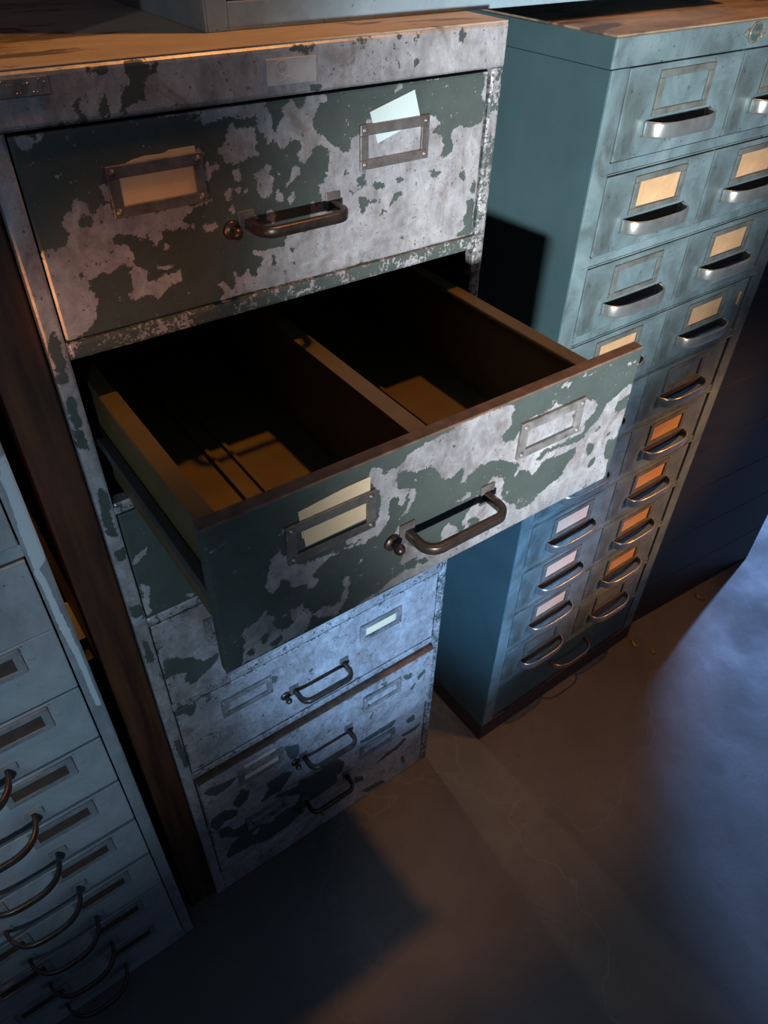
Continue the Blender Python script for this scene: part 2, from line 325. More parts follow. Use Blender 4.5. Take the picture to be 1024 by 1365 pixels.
M['slot_and_shadow'] = mat_simple('dark_slot_and_shadow', (0.035, 0.022, 0.018), (0.07, 0.042, 0.032), 50, 0.7)  # colour of the card slots and of the painted shadow behind the pulls
M['box_blue'] = mat_worn('grey_blue_box', (0.27, 0.37, 0.43), (0.20, 0.26, 0.30), (0.34, 0.45, 0.52), 10, 0.42, 0.15, wear=0.67)
M['black_plank'] = mat_simple('blue_black_plank', (0.009, 0.011, 0.013), (0.019, 0.022, 0.026), 6, 0.42, 0.0, (1, 1, 8))
M['wood'] = mat_simple('dark_red_wood', (0.022, 0.008, 0.004), (0.085, 0.030, 0.011), 14, 0.5, 0.0, (6, 6, 0.5))
M['hook'] = mat_simple('black_iron', (0.01, 0.01, 0.01), (0.03, 0.03, 0.03), 30, 0.5, 0.5)
M['debris'] = mat_simple('dry_leaf', (0.10, 0.06, 0.02), (0.40, 0.28, 0.12), 80, 0.7)
M['wall'] = mat_simple('brown_plaster', (0.08, 0.055, 0.04), (0.12, 0.085, 0.06), 5, 0.85)

def mat_top(name, a, b_, dark):
    m, t, b = nt(name); v = coords(t, (1, 2.6, 1))
    c = ramp(t, noise(t, v, 9, 7, 0.65, 0.6), [(0.3, a), (0.7, b_)])
    k = ramp(t, noise(t, coords(t, (1, 3.2, 1)), 7, 8, 0.60, 0.5), [(0.56, 0.0), (0.61, 0.85)])
    t.links.new(mixc(t, k, c, dark), b.inputs['Base Color'])
    b.inputs['Roughness'].default_value = 0.55; b.inputs['Metallic'].default_value = 0.1
    bump(t, b, noise(t, v, 60, 5), 0.15, 0.0006)
    return m
M['top_a'] = mat_top('worn_top', (0.42, 0.33, 0.24), (0.56, 0.45, 0.33), (0.10, 0.085, 0.06))
M['top_b'] = mat_top('rusted_top', (0.14, 0.11, 0.085), (0.45, 0.33, 0.22), (0.05, 0.04, 0.035))

def mat_floor():
    m, t, b = nt('old_concrete'); v = coords(t)
    c = ramp(t, noise(t, v, 2.2, 9, 0.68, 0.6), [(0.30, (0.075, 0.066, 0.060)), (0.52, (0.118, 0.105, 0.096)), (0.75, (0.16, 0.145, 0.133))])
    c = mixc(t, ramp(t, noise(t, v, 9, 8, 0.7, 1.5), [(0.60, 0.0), (0.72, 0.5)]), c, (0.06, 0.053, 0.05))
    c = mixc(t, ramp(t, noise(t, v, 60, 3, 0.6), [(0.70, 0.0), (0.74, 0.8)]), c, (0.05, 0.045, 0.04))
    # pale lime runs and hairline cracks
    vo = node(t, 'ShaderNodeTexVoronoi', feature='DISTANCE_TO_EDGE'); vo.inputs['Scale'].default_value = 2.1
    dn = node(t, 'ShaderNodeTexNoise'); dn.inputs['Scale'].default_value = 4.5; dn.inputs['Detail'].default_value = 6; t.links.new(v, dn.inputs['Vector'])
    mv = node(t, 'ShaderNodeVectorMath', operation='MULTIPLY_ADD'); t.links.new(dn.outputs['Color'], mv.inputs[0]); mv.inputs[1].default_value = (0.5, 0.5, 0.5); t.links.new(v, mv.inputs[2])
    t.links.new(mv.outputs[0], vo.inputs['Vector'])
    cr = ramp(t, vo.outputs['Distance'], [(0.0, 0.35), (0.012, 0.0)])
    c = mixc(t, cr, c, (0.19, 0.175, 0.16))
    t.links.new(c, b.inputs['Base Color'])
    t.links.new(ramp(t, noise(t, v, 6, 6), [(0.3, 0.50), (0.7, 0.75)]), b.inputs['Roughness'])
    bump(t, b, noise(t, v, 14, 9, 0.7), 0.25, 0.004)
    return m
M['floor'] = mat_floor()

# ---------------------------------------------------------------- mesh helpers
def box(bm, x0, x1, y0, y1, z0, z1):
    vs = [bm.verts.new(p) for p in ((x0,y0,z0),(x1,y0,z0),(x1,y1,z0),(x0,y1,z0),(x0,y0,z1),(x1,y0,z1),(x1,y1,z1),(x0,y1,z1))]
    for f in ((0,3,2,1),(4,5,6,7),(0,1,5,4),(1,2,6,5),(2,3,7,6),(3,0,4,7)): bm.faces.new([vs[i] for i in f])
def link(name, bm, mat, parent=None, loc=(0, 0, 0), bevel=0.0, smooth=False, segs=2):
    me = bpy.data.meshes.new(name); bmesh.ops.recalc_face_normals(bm, faces=bm.faces[:]); bm.to_mesh(me); bm.free()
    me.materials.append(M[mat] if isinstance(mat, str) else mat)
    if smooth:
        for p in me.polygons: p.use_smooth = True
    o = bpy.data.objects.new(name, me); COL.objects.link(o); o.location = loc
    if parent: o.parent = parent
    if bevel:
        b = o.modifiers.new('bevel', 'BEVEL'); b.width = bevel; b.segments = segs; b.limit_method = 'ANGLE'; b.angle_limit = math.radians(40)
    return o
def boxes(name, L, mat, parent=None, loc=(0, 0, 0), bevel=0.0):
    bm = bmesh.new()
    for b in L: box(bm, *b)
    return link(name, bm, mat, parent, loc, bevel)
def thing(name, label, cat, loc=(0, 0, 0), rz=0.0, group=None):
    o = bpy.data.objects.new(name, None); COL.objects.link(o); o.location = loc; o.rotation_euler = (0, 0, rz)
    o.empty_display_size = 0.1
    return tag(o, label, cat, group)
def tag(o, label, cat, group=None):
    o['label'] = label; o['category'] = cat
    if group: o['group'] = group
    return o
def struct(o): o['kind'] = 'structure'; return o

def sweep(bm, path, w, h, up=Vector((0, 0, 1)), round_=0.3):
    """rounded-rectangle section (w across, h along up) swept along a path"""
    n = 12; prof = []
    for i in range(n):
        a = 2 * math.pi * i / n; c, s = math.cos(a), math.sin(a)
        e = 0.45
        prof.append((math.copysign(abs(c) ** e, c) * w / 2, math.copysign(abs(s) ** e, s) * h / 2))
    rings = []
    for i, p in enumerate(path):
        a = path[max(i - 1, 0)]; b = path[min(i + 1, len(path) - 1)]
        tdir = (Vector(b) - Vector(a)).normalized(); side = tdir.cross(up).normalized()
        rings.append([bm.verts.new(Vector(p) + side * u + up * v) for u, v in prof])
    for r0, r1 in zip(rings, rings[1:]):
        for i in range(n): bm.faces.new((r0[i], r0[(i + 1) % n], r1[(i + 1) % n], r1[i]))
    bm.faces.new(rings[0]); bm.faces.new(rings[-1][::-1])
def disc(bm, x, y0, y1, z, r, n=16, r2=None):
    r2 = r if r2 is None else r2
    A = [bm.verts.new((x + r * math.cos(2*math.pi*i/n), y0, z + r * math.sin(2*math.pi*i/n))) for i in range(n)]
    B = [bm.verts.new((x + r2 * math.cos(2*math.pi*i/n), y1, z + r2 * math.sin(2*math.pi*i/n))) for i in range(n)]
    for i in range(n): bm.faces.new((A[i], A[(i+1) % n], B[(i+1) % n], B[i]))
    bm.faces.new(A); bm.faces.new(B[::-1])
def ball(bm, x, y, z, r, sy=1.0):
    m = Matrix.Translation((x, y, z)) @ Matrix.Diagonal((1, sy, 1, 1))
    bmesh.ops.create_uvsphere(bm, u_segments=16, v_segments=10, radius=r, matrix=m)

def inside(px, pz, poly):
    res = np.zeros(px.shape, bool); n = len(poly)
    for i in range(n):
        x1, y1 = poly[i]; x2, y2 = poly[(i + 1) % n]
        if y1 == y2: continue
        c = ((y1 > pz) != (y2 > pz)) & (px < (x2 - x1) * (pz - y1) / (y2 - y1) + x1)
        res ^= c
    return res
def parse(L):
    return [(v, [tuple(float(q) / 10000 for q in p.split(',')) for p in s.split()]) for v, s in L]
def flake(px, pz, polys, default):
    acc = np.zeros(px.shape); offs = (-0.0014, 0.0, 0.0014)
    for ox in offs:
        for oz in offs:
            v = np.full(px.shape, float(default)); X = px + ox; Z = pz + oz
            for val, poly in polys: v[inside(X, Z, poly)] = val
            acc += v
    return acc / 9
def plate(name, x0, x1, z0, z1, y, th, polys, mat, parent, default=0.0, step=0.002, edge=0.0012, org=(0, 0)):
    """a folded sheet front: finely gridded face with its own wear map"""
    nx = max(2, int(round((x1 - x0) / step)) + 1); nz = max(2, int(round((z1 - z0) / step)) + 1)
    X, Z = np.meshgrid(np.linspace(x0, x1, nx), np.linspace(z0, z1, nz))
    d = np.minimum(np.minimum(X - x0, x1 - X), np.minimum(Z - z0, z1 - Z))
    Y = y + edge * np.clip(1 - d / 0.003, 0, 1) ** 2
    F = flake(X + org[0], Z + org[1], polys, default)
    if name == 'drawer' and mat == 'peel_low': F = np.clip(F + 0.36 * np.clip(1 - d / 0.005, 0, 1), 0, 1)
    verts = np.stack([X, Y, Z], -1).reshape(-1, 3).tolist(); faces = []
    for j in range(nz - 1):
        for i in range(nx - 1):
            a = j * nx + i; faces.append((a, a + 1, a + nx + 1, a + nx))
    ring = [i for i in range(nx)] + [j * nx + nx - 1 for j in range(1, nz)] + [(nz - 1) * nx + i for i in range(nx - 2, -1, -1)] + [j * nx for j in range(nz - 2, 0, -1)]
    base = len(verts)
    for r in ring: verts.append([verts[r][0], y + th, verts[r][2]])
    n = len(ring)
    for k in range(n): faces.append((ring[k], base + k, base + (k + 1) % n, ring[(k + 1) % n]))
    faces.append(tuple(base + k for k in range(n)))
    me = bpy.data.meshes.new(name); me.from_pydata(verts, [], faces); me.update()
    at = me.attributes.new('flake', 'FLOAT', 'POINT')
    vals = np.concatenate([F.ravel(), np.full(n, float(default))]).astype(np.float32)
    at.data.foreach_set('value', vals)
    me.materials.append(M[mat]); o = bpy.data.objects.new(name, me); COL.objects.link(o)
    if parent: o.parent = parent
    return o
MT = parse(MK_TOP); MO = parse(MK_OPEN); ML = parse(MK_LOW); MC = parse(MK_C)

# ---------------------------------------------------------------- setting
bm = bmesh.new(); box(bm, -2.6, 4.6, -3.2, 1.9, -0.05, 0.0)
struct(link('floor', bm, 'floor'))
bm = bmesh.new(); box(bm, -2.6, 4.6, 1.9, 2.0, 0.0, 3.2)
struct(link('wall_back', bm, 'wall'))
bm = bmesh.new(); box(bm, -2.7, -2.6, -3.2, 2.0, 0.0, 3.2)
struct(link('wall_left', bm, 'wall'))

# ---------------------------------------------------------------- peeling cabinet (centre)
W, H = 0.486, 1.32
A = thing('filing_cabinet', 'tall steel drawer cabinet with flaking dark green paint, one drawer pulled out', 'cabinet')
XI0, XI1 = 0.0165, 0.4695
tops = [1.2797, 1.1040, 0.9258, 0.7500, 0.5761, 0.3985, 0.2290]
DH = 0.1600
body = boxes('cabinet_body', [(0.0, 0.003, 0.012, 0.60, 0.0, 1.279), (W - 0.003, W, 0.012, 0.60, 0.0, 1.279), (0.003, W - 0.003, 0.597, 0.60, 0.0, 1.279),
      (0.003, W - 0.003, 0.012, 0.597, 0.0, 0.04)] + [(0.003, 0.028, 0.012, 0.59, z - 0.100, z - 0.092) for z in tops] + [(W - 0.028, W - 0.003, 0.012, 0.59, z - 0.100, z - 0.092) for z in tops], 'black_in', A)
plate('top_band', 0.0, W, 1.2815, 1.3185, -0.002, 0.014, MT, 'peel', A, 0.0, 0.002, 0.003)
bm = bmesh.new(); box(bm, 0.0, W, 0.0035, 0.60, 1.2822, 1.32); box(bm, 0.0, W, 0.0002, 0.0035, 1.3185, 1.32); link('cabinet_top', bm, 'top_a', A, bevel=0.002)
plate('stile', 0.0, 0.0155, 0.0, 1.2808, 0.0, 0.013, ML, 'peel_frame', A, 0.0, 0.002)
plate('stile', 0.4715, W, 0.0, 1.2808, 0.0, 0.013, ML, 'peel_frame', A, 0.42, 0.003)
rails = [z for z in tops[1:]]
for i, z in enumerate(rails):
    plate('rail', 0.0158, 0.4702, z + 0.0012, z + 0.0155, -0.0035 if i == 0 else -0.0010, 0.014, ML, 'peel_frame', A, 0.62 if i == 0 else (0.45 if i == 1 else 0.2), 0.003)
plate('toe_rail', 0.0158, 0.4702, 0.0, 0.067, 0.001, 0.012, ML, 'peel_low', A, 0.0, 0.003)

def label_frame_bm(cx, zt, y, w=0.0805, h=0.039, bw=0.009, bt=0.0095, th=0.003):
    bm = bmesh.new(); x0, x1 = cx - w / 2, cx + w / 2; z1, z0 = zt, zt - h
    box(bm, x0, x1, y - th, y, z1 - bt, z1); box(bm, x0, x1, y - th, y, z0, z0 + bt * 0.9)
    box(bm, x0, x0 + bw, y - th, y, z0 + bt * 0.9, z1 - bt); box(bm, x1 - bw, x1, y - th, y, z0 + bt * 0.9, z1 - bt)
    return bm, (x0, x1, z0, z1)
def a_frame(cx, zt, y, parent, mat='frame_steel'):
    bm, (x0, x1, z0, z1) = label_frame_bm(cx, zt, y)
    o = link('label_frame', bm, mat, parent, bevel=0.0006)
    for x in (x0 + 0.0047, x1 - 0.0047):
        for z in (z0 + 0.0047, z1 - 0.0047):
            bm = bmesh.new(); disc(bm, x, y - 0.0030, y - 0.0038, z, 0.0030, 14, 0.0026); ball(bm, x, y - 0.0036, z, 0.0019, 0.7)
            r = link('rivet', bm, mat, o, smooth=True)
    return o
def a_handle(zc, y, parent, xl=0.1945, xr=0.2835, mat='handle'):
    bm = bmesh.new(); out = 0.031; rr = 0.013; path = []
    path.append((xl, y - 0.001, zc)); path.append((xl, y - out + rr, zc))
    for i in range(1, 7):
        a = math.radians(15 * i); path.append((xl + rr - rr * math.cos(a), y - out + rr - rr * math.sin(a), zc))
    for i in range(0, 6):
        a = math.radians(15 * i); path.append((xr - rr + rr * math.sin(a), y - out + rr - rr * math.cos(a), zc))
    path.append((xr, y - out + rr, zc)); path.append((xr, y - 0.001, zc))
    sweep(bm, path, 0.0075, 0.0095)
    o = link('handle', bm, mat, parent, smooth=True)
    for x0 in (xl - 0.009, xr - 0.007): boxes('mount_plate', [(x0, x0 + 0.016, y - 0.002, y, zc - 0.010, zc + 0.012)], 'frame_steel', o, bevel=0.0005)
    return o
def a_knob(zc, y, parent, x=0.1785):
    bm = bmesh.new(); disc(bm, x, y, y - 0.0025, zc, 0.0085, 24, 0.0075); disc(bm, x, y - 0.002, y - 0.009, zc, 0.0030, 14)
    ball(bm, x, y - 0.011, zc, 0.0052)
    return link('lock_knob', bm, 'handle', parent, smooth=True)

CARD_Y = {}
for i, zt in enumerate(tops):
    op = (i == 1)
    y = -0.2485 if op else (-0.010 if i == 5 else (0.0012 if i == 0 else -0.0002))
    z1 = 1.0941 if op else (zt - 0.007 if i == 5 else zt - 0.0012); z0 = 0.9376 if op else zt - DH
    polys, mat, dflt = (MO, 'peel', 1.0) if op else ((MT, 'peel', 1.0) if i == 0 else (ML, 'peel_low' if i > 2 else 'peel', 1.0 if i == 2 else 0.0))
    d = plate('drawer', XI0 + 0.0008, XI1 - 0.0008, z0, z1, y, 0.010 if op else 0.012, polys, mat, A, dflt, 0.002 if i < 3 else 0.0025)
    zf = zt - 0.0295 if not op else 1.0665
    for k, cx in enumerate((0.1190, 0.3550)):
        a_frame(cx, zf, y, d, 'frame_steel' if i == 0 or (i == 1 and k == 0) else 'frame_light')
    zh = zt - 0.0945 if not op else z1 - 0.0935
    h_ = a_handle(zh, y, d); a_knob(zh - 0.003, y, d)
    # top return of the folded front
    if op or i == 5: boxes('drawer_lip', [(XI0 + 0.0012, XI1 - 0.0012, y + 0.0006, y + (0.0125 if op else 0.016), z1 - 0.003, z1 + 0.0006)], 'rust_edge', d, bevel=0.0008)
    if op:
        t0 = -0.238; t1 = 0.262
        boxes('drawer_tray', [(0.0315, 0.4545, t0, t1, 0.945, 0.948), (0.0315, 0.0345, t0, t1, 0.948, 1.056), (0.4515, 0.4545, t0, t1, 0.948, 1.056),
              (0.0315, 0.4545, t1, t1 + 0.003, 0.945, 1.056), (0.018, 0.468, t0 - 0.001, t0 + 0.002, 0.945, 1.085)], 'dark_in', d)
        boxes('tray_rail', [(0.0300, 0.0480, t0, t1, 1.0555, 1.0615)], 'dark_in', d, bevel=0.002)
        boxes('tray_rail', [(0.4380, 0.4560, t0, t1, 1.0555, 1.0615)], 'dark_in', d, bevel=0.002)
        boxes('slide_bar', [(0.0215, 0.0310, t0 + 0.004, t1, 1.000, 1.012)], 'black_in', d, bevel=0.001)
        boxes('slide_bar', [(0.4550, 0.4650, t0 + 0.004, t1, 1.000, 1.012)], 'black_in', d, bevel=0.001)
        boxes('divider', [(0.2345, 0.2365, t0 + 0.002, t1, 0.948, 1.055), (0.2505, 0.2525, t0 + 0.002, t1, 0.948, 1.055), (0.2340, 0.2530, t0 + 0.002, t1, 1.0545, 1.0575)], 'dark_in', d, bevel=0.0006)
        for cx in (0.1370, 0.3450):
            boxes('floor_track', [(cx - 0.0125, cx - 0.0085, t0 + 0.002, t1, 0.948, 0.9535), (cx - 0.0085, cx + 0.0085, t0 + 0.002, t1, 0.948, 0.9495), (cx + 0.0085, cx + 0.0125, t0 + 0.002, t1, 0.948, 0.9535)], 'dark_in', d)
# maker's plate, embossed, and the riveted plate at the left
np_ = boxes('maker_plate', [(0.2222, 0.2690, -0.0035, -0.0018, 1.2905, 1.3095)], 'frame_steel', A, bevel=0.0005)
np_.data.materials[0] = M['peel_free'] if False else mat_simple('plate_steel', (0.36, 0.34, 0.34), (0.54, 0.52, 0.52), 40, 0.5, 0.15)
bm = bmesh.new()
cx, cz = 0.2360, 1.3030
ring = [(cx + 0.0050 * math.cos(a * math.pi / 12), -0.0037, cz + 0.0050 * math.sin(a * math.pi / 12)) for a in range(25)]
sweep(bm, ring, 0.0008, 0.0008, Vector((0, 1, 0)))
for p, q in (((cx - 0.0016, cz - 0.003), (cx - 0.0016, cz + 0.003)), ((cx + 0.0016, cz - 0.003), (cx + 0.0016, cz + 0.003)), ((cx - 0.0016, cz), (cx + 0.0016, cz))):
    sweep(bm, [(p[0], -0.0037, p[1]), (q[0], -0.0037, q[1])], 0.0007, 0.0007, Vector((0, 1, 0)))
arc = [(cx + 0.003 + 0.011 * math.cos(a), -0.0037, 1.2855 + 0.011 * math.sin(a)) for a in [math.radians(v) for v in range(40, 145, 7)]]
sweep(bm, arc, 0.0006, 0.0006, Vector((0, 1, 0)))
for k in range(8):
    a = math.radians(48 + k * 12); x = cx + 0.003 + 0.0088 * math.cos(a); z = 1.2855 + 0.0088 * math.sin(a)
    sweep(bm, [(x, -0.0037, z - 0.0009), (x + 0.0004 * (k % 3 - 1), -0.0037, z + 0.0009)], 0.0006, 0.0006, Vector((0, 1, 0)))
link('embossed_monogram', bm, np_.data.materials[0], np_, smooth=True)
pl = boxes('riveted_plate', [(0.005, 0.0530, -0.0035, -0.0018, 1.3030, 1.3145)], 'frame_light', A, bevel=0.0005)
bm = bmesh.new()
for k in range(16): ball(bm, 0.008 + 0.0028 * k + random.uniform(-.0006, .0006), -0.0037, 1.3128 - random.choice((0, 0, 0.002, 0.0075)), random.uniform(0.0005, 0.0010))
link('solder_beads', bm, 'chrome', pl, smooth=True)

def card(name, pts, y, mat, label, group=None, th=0.0006):
    """a paper slip: an outline in the plane of the drawer front, with thickness"""
    bm = bmesh.new(); F = [bm.verts.new((x, y, z)) for x, z in pts]; B = [bm.verts.new((x, y + th, z)) for x, z in pts]; n = len(pts)
    bm.faces.new(F); bm.faces.new(B[::-1])
    for i in range(n): bm.faces.new((F[i], F[(i+1) % n], B[(i+1) % n], B[i]))
    return tag(link(name, bm, mat), label, 'paper label', group)
G1 = 'paper slips in the label frames of the peeling cabinet'
card('paper_label', [(0.0865, 1.2180), (0.1515, 1.2180), (0.1515, 1.2435), (0.0865, 1.2435)], -0.0004, 'card', 'yellowed blank card filling the left label frame of the top drawer', G1)
card('paper_label', [(0.0880, 1.2300), (0.1545, 1.2300), (0.1545, 1.2548), (0.1320, 1.2546), (0.1290, 1.2530), (0.1240, 1.2528), (0.1130, 1.2532), (0.1020, 1.2518), (0.0960, 1.2500), (0.0885, 1.2482)], 0.0004, 'card', 'torn yellowed slip sticking up behind the card of the top drawer', G1)
card('paper_label', [(0.3259, 1.2596), (0.3349, 1.2322), (0.3850, 1.2467), (0.3762, 1.2726)], -0.0002, 'card_white', 'tilted white slip sticking out of the right label frame of the top drawer', G1)
yo = -0.2485
card('paper_label', [(0.0951, 1.0390), (0.1545, 1.0395), (0.1552, 1.0555), (0.0930, 1.0580)], yo - 0.0016, 'card', 'yellowed card showing in the window of the left frame on the open drawer', G1)
card('paper_label', [(0.0930, 1.0480), (0.1540, 1.0480), (0.1550, 1.0800), (0.1300, 1.0795), (0.0910, 1.0755)], yo - 0.0009, 'card', 'slanted cream slip standing up above the left frame of the open drawer', G1)
card('paper_label', [(0.3270, 0.5190), (0.3830, 0.5190), (0.3830, 0.5400), (0.3270, 0.5400)], -0.0012, 'card', 'small yellowed card in the right frame of the second drawer below the open one', G1)
card('paper_label', [(0.0890, 0.3320), (0.1490, 0.3320), (0.1490, 0.3500), (0.0890, 0.3500)], -0.0114, 'card_pink', 'greyed card inside the left frame of the slightly open lower drawer', G1)
card('paper_label', [(0.0920, 0.3560), (0.1460, 0.3560), (0.1460, 0.3770), (0.0920, 0.3770)], -0.0107, 'card_pink', 'greyed slip showing above the left frame of the slightly open lower drawer', G1)

# ---------------------------------------------------------------- teal two-column cabinet (right)
BX, BY, BYAW = 0.6074, -0.0340, 0.01226; BW, BH = 0.493, 1.3037
B = thing('drawer_cabinet', 'teal-grey steel cabinet with two columns of small drawers and curved metal pulls', 'cabinet', (BX, BY, 0), BYAW)
zr = [1.2735 - 0.1104 * i for i in range(11)]
boxes('cabinet_body', [(0, 0.0025, 0.0, 0.60, 0.05, 1.2725), (BW - 0.0025, BW, 0.0, 0.60, 0.05, 1.2725), (0.0025, BW - 0.0025, 0.597, 0.60, 0.05, 1.2725), (0.0025, BW - 0.0025, 0.02, 0.597, 0.05, 0.06)], 'teal_shaded', B, bevel=0.0008)
boxes('top_cap', [(-0.0012, BW + 0.0012, -0.0015, 0.602, 1.2735, 1.3015)], 'teal', B, bevel=0.0015)
# the left return of the cap is a thin sheet in the shade-darkened enamel
boxes('cap_side_shade', [(-0.0022, -0.0012, 0.0005, 0.602, 1.2735, 1.3010)], 'teal_shaded', B)
boxes('cabinet_top', [(0.0005, BW, 0.0005, 0.600, 1.3015, 1.3037)], 'top_b', B, bevel=0.0008)
boxes('stile', [(0.0025, 0.0300, 0.0, 0.02, 0.05, 1.2725)], 'teal', B, bevel=0.0006)
boxes('stile', [(0.4610, BW - 0.0025, 0.0, 0.02, 0.05, 1.2725)], 'teal', B, bevel=0.0006)
for z in zr[1:]:
    boxes('rail', [(0.0302, 0.4608, 0.0012, 0.02, z, z + 0.0135), (0.0180, 0.4680, -0.0010, 0.0012, z + 0.0005, z + 0.0022)], 'teal', B, bevel=0.0006)
boxes('base_panel', [(0.0302, 0.4608, 0.0020, 0.02, 0.055, zr[10] - 0.001)], 'teal_shaded', B, bevel=0.0006)
boxes('plinth', [(-0.001, BW + 0.001, -0.001, 0.60, 0.0, 0.050)], 'plinth', B, bevel=0.001)

def b_pull_bm(cx, zc, y, w=0.118, out=0.024, hh=0.0170, th=0.0032):
    bm = bmesh.new(); path = []; n = 22
    for i in range(n + 1):
        u = i / n; a = math.pi * u
        ex = 0.55
        x = cx - math.copysign(abs(math.cos(a)) ** ex, math.cos(a)) * w / 2
        path.append((x, y + 0.0005 - out * (math.sin(a) ** 0.80), zc))
    sweep(bm, path, th, hh)
    return bm
proto = {}
def b_drawer(cx, x0, x1, zt, first):
    global proto
    z0 = zt - 0.0955; z1 = zt - 0.0012
    if first:
        o = boxes('drawer', [(x0, x1 - 0.0018, -0.0015, 0.012, z0, z1)], 'teal', B, bevel=0.0012)
        fx = cx - 0.002
        bm, _ = label_frame_bm(fx, zt - 0.0075, -0.0015, 0.100, 0.0455, 0.0095, 0.0075, 0.0028)
        f = link('label_frame', bm, 'frame_b', o, bevel=0.0010)
        h = link('pull', b_pull_bm(cx, zt - 0.0650, -0.0015), 'chrome', o, smooth=True)
        bm = bmesh.new(); box(bm, cx - 0.052, cx + 0.052, -0.0022, -0.0015, zt - 0.071, zt - 0.0575)
        link('pull_shadow', bm, 'slot_and_shadow', o)  # dark strip on the drawer face standing in for the shadow behind the pull
        proto['d'] = o
    else:
        s = proto['d']; dx = cx - 0.1350; dz = zt - zr[0]
        o = s.copy(); COL.objects.link(o); o.location = (dx, 0, dz); o.parent = B
        for c in s.children:
            k = c.copy(); COL.objects.link(k); k.parent = o
    return o
for r in range(10):
    b_drawer(0.1350, 0.0310, 0.2405, zr[r], r == 0)
    d = b_drawer(0.1350 + 0.2105, 0, 0, zr[r], False)
# bent coppery pull in the middle of the base panel
link('base_pull', b_pull_bm(0.245, 0.128, 0.001, 0.112, 0.030, 0.012), 'copper', B, smooth=True)
boxes('lock_slot', [(0.4300, 0.4360, -0.0045, -0.0015, 0.900, 0.922)], 'card_orange', B, bevel=0.002)
# cast maker's badge on the cap
bm = bmesh.new(); bx_, bz_ = 0.2470, 1.2895
def oval(rx, rz, y, n=40): return [(bx_ + rx * math.cos(2*math.pi*i/n), y, bz_ + rz * math.sin(2*math.pi*i/n)) for i in range(n + 1)]
sweep(bm, oval(0.0125, 0.0105, -0.0030), 0.0014, 0.0014, Vector((0, 1, 0))); sweep(bm, oval(0.0102, 0.0083, -0.0028), 0.0007, 0.0008, Vector((0, 1, 0)))
for sgn in (-1, 1):
    x0 = bx_ + sgn * 0.0125
    sweep(bm, [(x0, -0.0028, bz_ + 0.005), (x0 + sgn * 0.006, -0.0028, bz_ + 0.003), (x0 + sgn * 0.0105, -0.0028, bz_), (x0 + sgn * 0.006, -0.0028, bz_ - 0.003), (x0, -0.0028, bz_ - 0.005)], 0.0011, 0.0011, Vector((0, 1, 0)))
bd = link('maker_badge', bm, mat_simple('tarnished_badge', (0.30, 0.27, 0.20), (0.46, 0.42, 0.33), 60, 0.4, 0.6), B, smooth=True)
def text(name, s, size, loc, parent, mat, ext=0.0004):
    cu = bpy.data.curves.new(name, 'FONT'); cu.body = s; cu.size = size; cu.extrude = ext; cu.align_x = 'CENTER'; cu.align_y = 'CENTER'; cu.shear = 0.35
    tmp = bpy.data.objects.new(name, cu); dg = bpy.context.evaluated_depsgraph_get(); COL.objects.link(tmp)
    bpy.context.view_layer.update(); dg = bpy.context.evaluated_depsgraph_get()
    me = bpy.data.meshes.new_from_object(tmp.evaluated_get(dg)); bpy.data.objects.remove(tmp)
    me.materials.clear(); me.materials.append(mat)
    o = bpy.data.objects.new(name, me); COL.objects.link(o); o.parent = parent; o.location = loc; o.rotation_euler = (math.pi / 2, 0, 0); return o
text('badge_script', 'Auto', 0.0085, (bx_, -0.0028, bz_ + 0.001), bd, bd.data.materials[0])
boxes('badge_disc', [(bx_ - 0.0085, bx_ + 0.0085, -0.0024, -0.0015, bz_ - 0.0075, bz_ + 0.0075)], 'teal_shaded', bd, bevel=0.0003)

def b_world(a, d, z):
    c, s = math.cos(BYAW), math.sin(BYAW); return (BX + a * c - d * s, BY + a * s + d * c, z)
G2 = 'card labels in the frames of the teal cabinet'
def b_card(col, row, mat, label, dz=0.0, tilt=0.0):
    cx = 0.133 + 0.2105 * col; zt = zr[row]
    bm = bmesh.new(); box(bm, -0.0385, 0.0385, -0.0008, 0.0, -0.0150, 0.0150)
    o = link('label_card', bm, mat); o.location = b_world(cx, -0.0016, zt - 0.0300 + dz); o.rotation_euler = (0, tilt, BYAW)
    tag(o, label, 'paper label', G2)
b_card(0, 1, 'card_orange', 'stained orange card in the second row, left column of teal cabinet', 0, 0.02)
b_card(0, 3, 'card_orange', 'tan card just above the open drawer corner, left column of teal cabinet', 0.001)
b_card(0, 6, 'card_pink', 'pale card, topmost of three below the open drawer on teal cabinet', 0)
b_card(0, 7, 'card_pink', 'pale card, middle of three below the open drawer on teal cabinet', 0)
b_card(0, 8, 'card_pink', 'pale card, lowest of three below the open drawer on teal cabinet', 0)
b_card(1, 1, 'card_orange', 'spotted tan card high on the right column, second row of teal cabinet', 0)
b_card(1, 2, 'card_orange', 'tan card with a sliver above it, third row right column of teal cabinet', 0)
b_card(1, 3, 'card_orange', 'brown orange card beside the oval lock, right column of teal cabinet', 0)
for r, w_ in ((5, 'topmost'), (6, 'second'), (7, 'third'), (8, 'lowest')):
    b_card(1, r, 'card_orange', 'brown card, %s of the four in the shaded lower right column of teal cabinet' % w_, 0)

